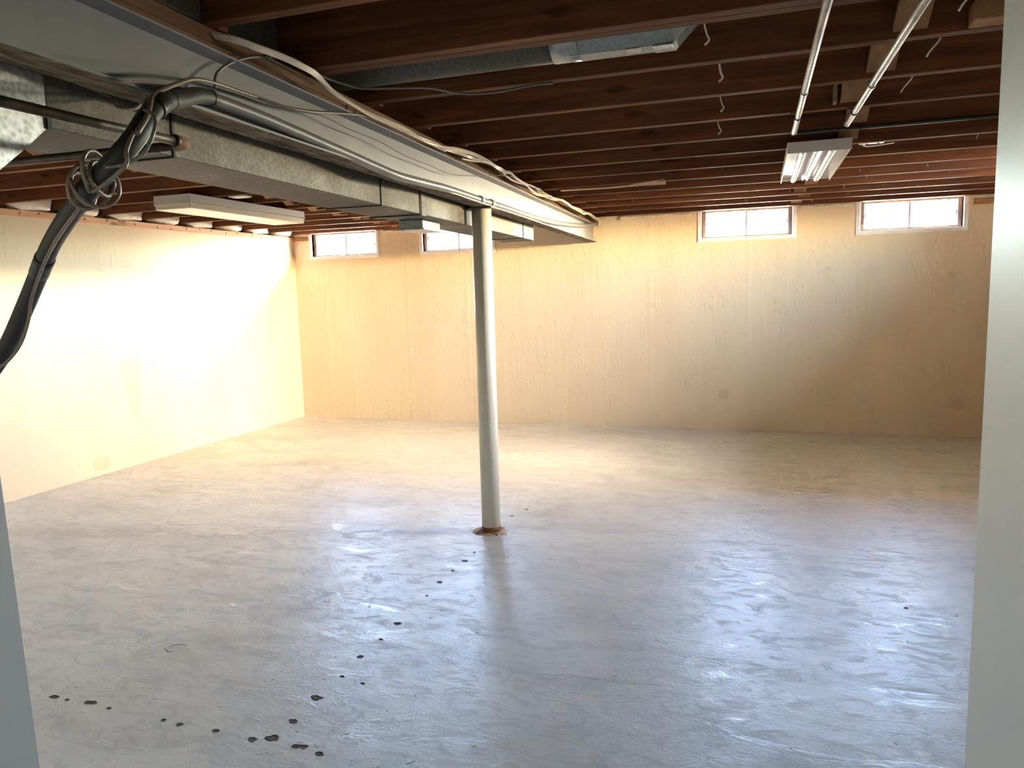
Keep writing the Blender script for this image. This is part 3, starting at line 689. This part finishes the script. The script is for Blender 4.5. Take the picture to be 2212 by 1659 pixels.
V = [(-.032, 0, -.018), (-.016, 0, -.050), (0, 0, -.038), (.016, 0, -.050), (.032, 0, -.018)]
bv = [(x - .002, y + .012, z) for x, y, z in V] + [(x * .8 - .002, LEN - .04, z + .006 if z < -.02 else z) for x, y, z in V]
MB().add(bv, [(0, 1, 2, 3, 4), (9, 8, 7, 6, 5)] + [(i, 5 + i, 6 + i, i + 1) for i in range(4)] + [(4, 9, 5, 0)]).obj('ballast_cover', 'tube_glass', fr_)
fl_ = empty('wrap_light', (-3.505, 3.837, ZB)); tag(fl_, 'white boxed ceiling light with closed cream diffuser, beyond the dark duct', 'ceiling light')
MB().cbox(-.142, .142, 0, 1.235, -.048, -.0005, .002).obj('housing', 'enamel', fl_)
MB().cbox(-.138, .138, .003, 1.232, -.090, -.049, .004).obj('diffuser', 'diffuser', fl_)
MB().cbox(-.143, .143, -.002, .004, -.062, -.046, .001).obj('end_trim', 'enamel', fl_)
MB().cbox(-.143, .143, 1.231, 1.237, -.062, -.046, .001).obj('end_trim', 'enamel', fl_)
bx1 = MB().cbox(-3.24, -3.12, 4.040, 4.125, ZB - .012, ZB - .0005, .003).obj('ceiling_plate', 'enamel')
tag(bx1, 'small white metal plate screwed under a joist behind the boxed light', 'plate')
bp = empty('bracket_plate', (.508, 4.01, ZB)); tag(bp, 'white bent mounting bracket under a joist beside the bare tube light', 'plate')
MB().cbox(-.055, .055, -.016, .018, -.006, -.0005, .002).obj('plate', 'enamel', bp)
MB().ribbon(smooth([(-.04, .005, -.006), (-.02, .015, -.016), (.03, .02, -.014), (.10, .018, -.008)], 4), .012, .003).obj('strap', 'enamel', bp)
for x in (-.02, .03): lathe([(0, -.006), (.004, -.006), (.004, -.008), (0, -.008)], 8).obj('screw', 'nail', bp, (x, 0, 0))
tag(MB().ribbon(smooth([(-1.24, 4.835, 1.951), (-1.10, 4.84, 1.951), (-.95, 4.846, 1.950), (-.80, 4.835, 1.951), (-.66, 4.823, 1.956), (-.56, 4.82, 1.960)], 5), .045, .005, roll=lambda t: 0 if t < .6 else (t - .6) * 2.0).obj('loose_lath', 'shim'),
    'pale loose wooden lath hanging under a joist next to the cable bundle', 'lath')

# ------------------------------------------------------------------ floor and wall wear
rnd = random.Random(21)
PITS = [(-1.345, 3.954), (-1.30, 4.10), (-1.34, 3.337), (-1.34, 3.211), (-1.35, 3.078), (-1.353, 2.934), (-1.347, 2.782), (-1.345, 2.503), (-1.345, 2.364), (-1.351, 2.222), (-1.343, 2.082), (-1.353, 1.94), (-1.345, 1.804), (-1.353, 1.712), (-1.41, 1.689),
        (-1.262, 1.696), (-1.24, 1.70), (-1.177, 1.684), (-2.211, 1.706), (-2.152, 1.703), (-2.071, 1.711), (-2.05, 1.715), (-1.973, 1.702), (-1.746, 1.698), (-1.68, 1.691), (-1.548, 1.696), (.58, 3.16), (-1.25, 2.06)]
SZ = [.014, .012, .010, .022, .012, .020, .010, .020, .012, .018, .011, .028, .024, .032, .022, .018, .018, .020, .022, .010, .020, .016, .012, .012, .018, .016, .011, .01]
for (x, y), s_ in zip(PITS, SZ):
    s_ *= .55
    n_ = 12; V = [(0, 0, .0004)]
    rad = [s_ * rnd.uniform(.65, 1.25) for _ in range(n_)]
    for ring, (f, z) in enumerate(((.62, .0006), (.88, .0022), (1.12, .0003))):
        V += [(rad[i] * f * math.cos(2 * math.pi * i / n_) * 1.3, rad[i] * f * math.sin(2 * math.pi * i / n_) * .8, z) for i in range(n_)]
    F = [(0, 1 + i, 1 + (i + 1) % n_) for i in range(n_)]
    for rg in range(2): F += [(1 + rg * n_ + i, 1 + (rg + 1) * n_ + i, 1 + (rg + 1) * n_ + (i + 1) % n_, 1 + rg * n_ + (i + 1) % n_) for i in range(n_)]
    MB().add(V, F).obj('chip', 'pit', fl, (x, y, 0))
fb = MB()
def fleck(x, y, s_):
    n_ = 6; a0 = rnd.uniform(0, 6); e = rnd.uniform(1, 2.6)
    R_ = [s_ * rnd.uniform(.5, 1.2) for _ in range(n_)]
    P = [(R_[i] * e * math.cos(2 * math.pi * i / n_), R_[i] * math.sin(2 * math.pi * i / n_)) for i in range(n_)]
    P = [(x + a * math.cos(a0) - b * math.sin(a0), y + a * math.sin(a0) + b * math.cos(a0)) for a, b in P]
    fb.add([(a, b, .0) for a, b in P] + [(x + (a - x) * .9, y + (b - y) * .9, .0012) for a, b in P], [tuple(range(6, 12))] + [(i, (i + 1) % 6, 6 + (i + 1) % 6, 6 + i) for i in range(6)])
for _ in range(150): fleck(rnd.uniform(-4.2, 1.6), rnd.uniform(1.5, 6.7), rnd.uniform(.002, .0065))
for _ in range(60): fleck(-1.6 + rnd.gauss(0, .35), 1.85 + rnd.gauss(0, .22), rnd.uniform(.002, .006))
for x, y, s_ in ((1.15, 6.2, .03), (1.2, 6.16, .02), (1.32, 6.12, .03), (1.02, 6.3, .015), (-.45, 6.5, .018), (-1.72, 2.9, .013), (-1.74, 2.62, .012), (-2.05, 2.9, .010), (-2.4, 2.62, .013), (-2.42, 2.64, .009), (-1.95, 2.35, .009)): fleck(x, y, s_)
ring = [(-2.06 + .045 * math.cos(a), 2.10 + .03 * math.sin(a), .001) for a in [1.2 + 3.6 * i / 12 for i in range(13)]]
fb.sweep(ring, [(-.003, -.0006), (.003, -.0006), (.003, .0006), (-.003, .0006)], smooth=False)
ff = fb.obj('paint_flecks', 'fleck', fl); ff['kind'] = 'stuff'
# damp keyhole-shaped patch and small round patch on the left wall: repainted spots
def patch(pts, parent, mat, t=.0012):
    n_ = len(pts); V = [(XL + 0.0, y, z) for y, z in pts] + [(XL + t, y, z) for y, z in pts]
    return MB().add(V, [tuple(range(n_, 2 * n_))] + [(i, (i + 1) % n_, n_ + (i + 1) % n_, n_ + i) for i in range(n_)]).obj('paint_patch', mat, parent)
key = []
for i in range(20):
    a = math.pi * 1.18 - 2 * math.pi * .68 * i / 19 + .0
    key.append((4.585 + .105 * math.cos(a), .765 + .105 * math.sin(a)))
key += [(4.655, .62), (4.645, .50), (4.63, .43), (4.59, .385), (4.55, .42), (4.53, .52), (4.525, .62)]
patch(key, wall_left, 'stain')
patch([(4.23 + .08 * math.cos(a), .085 + .05 * math.sin(a)) for a in [2 * math.pi * i / 18 for i in range(18)]], wall_left, 'stain')

def patch_back(x, z, r_, seed):
    rn = random.Random(seed); n_ = 16
    P = [(x + r_ * rn.uniform(.8, 1.1) * math.cos(2 * math.pi * i / n_), z + r_ * rn.uniform(.8, 1.1) * math.sin(2 * math.pi * i / n_)) for i in range(n_)]
    V = [(a, D, b) for a, b in P] + [(a, D - .0012, b) for a, b in P]
    MB().add(V, [tuple(range(n_, 2 * n_))] + [(i, (i + 1) % n_, n_ + (i + 1) % n_, n_ + i) for i in range(n_)]).obj('paint_patch', 'stain', wall_back)
for a in ((-.283, .331, .05, 1), (.571, 1.422, .022, 2), (1.571, .286, .07, 3), (1.50, 1.34, .03, 4)): patch_back(*a)
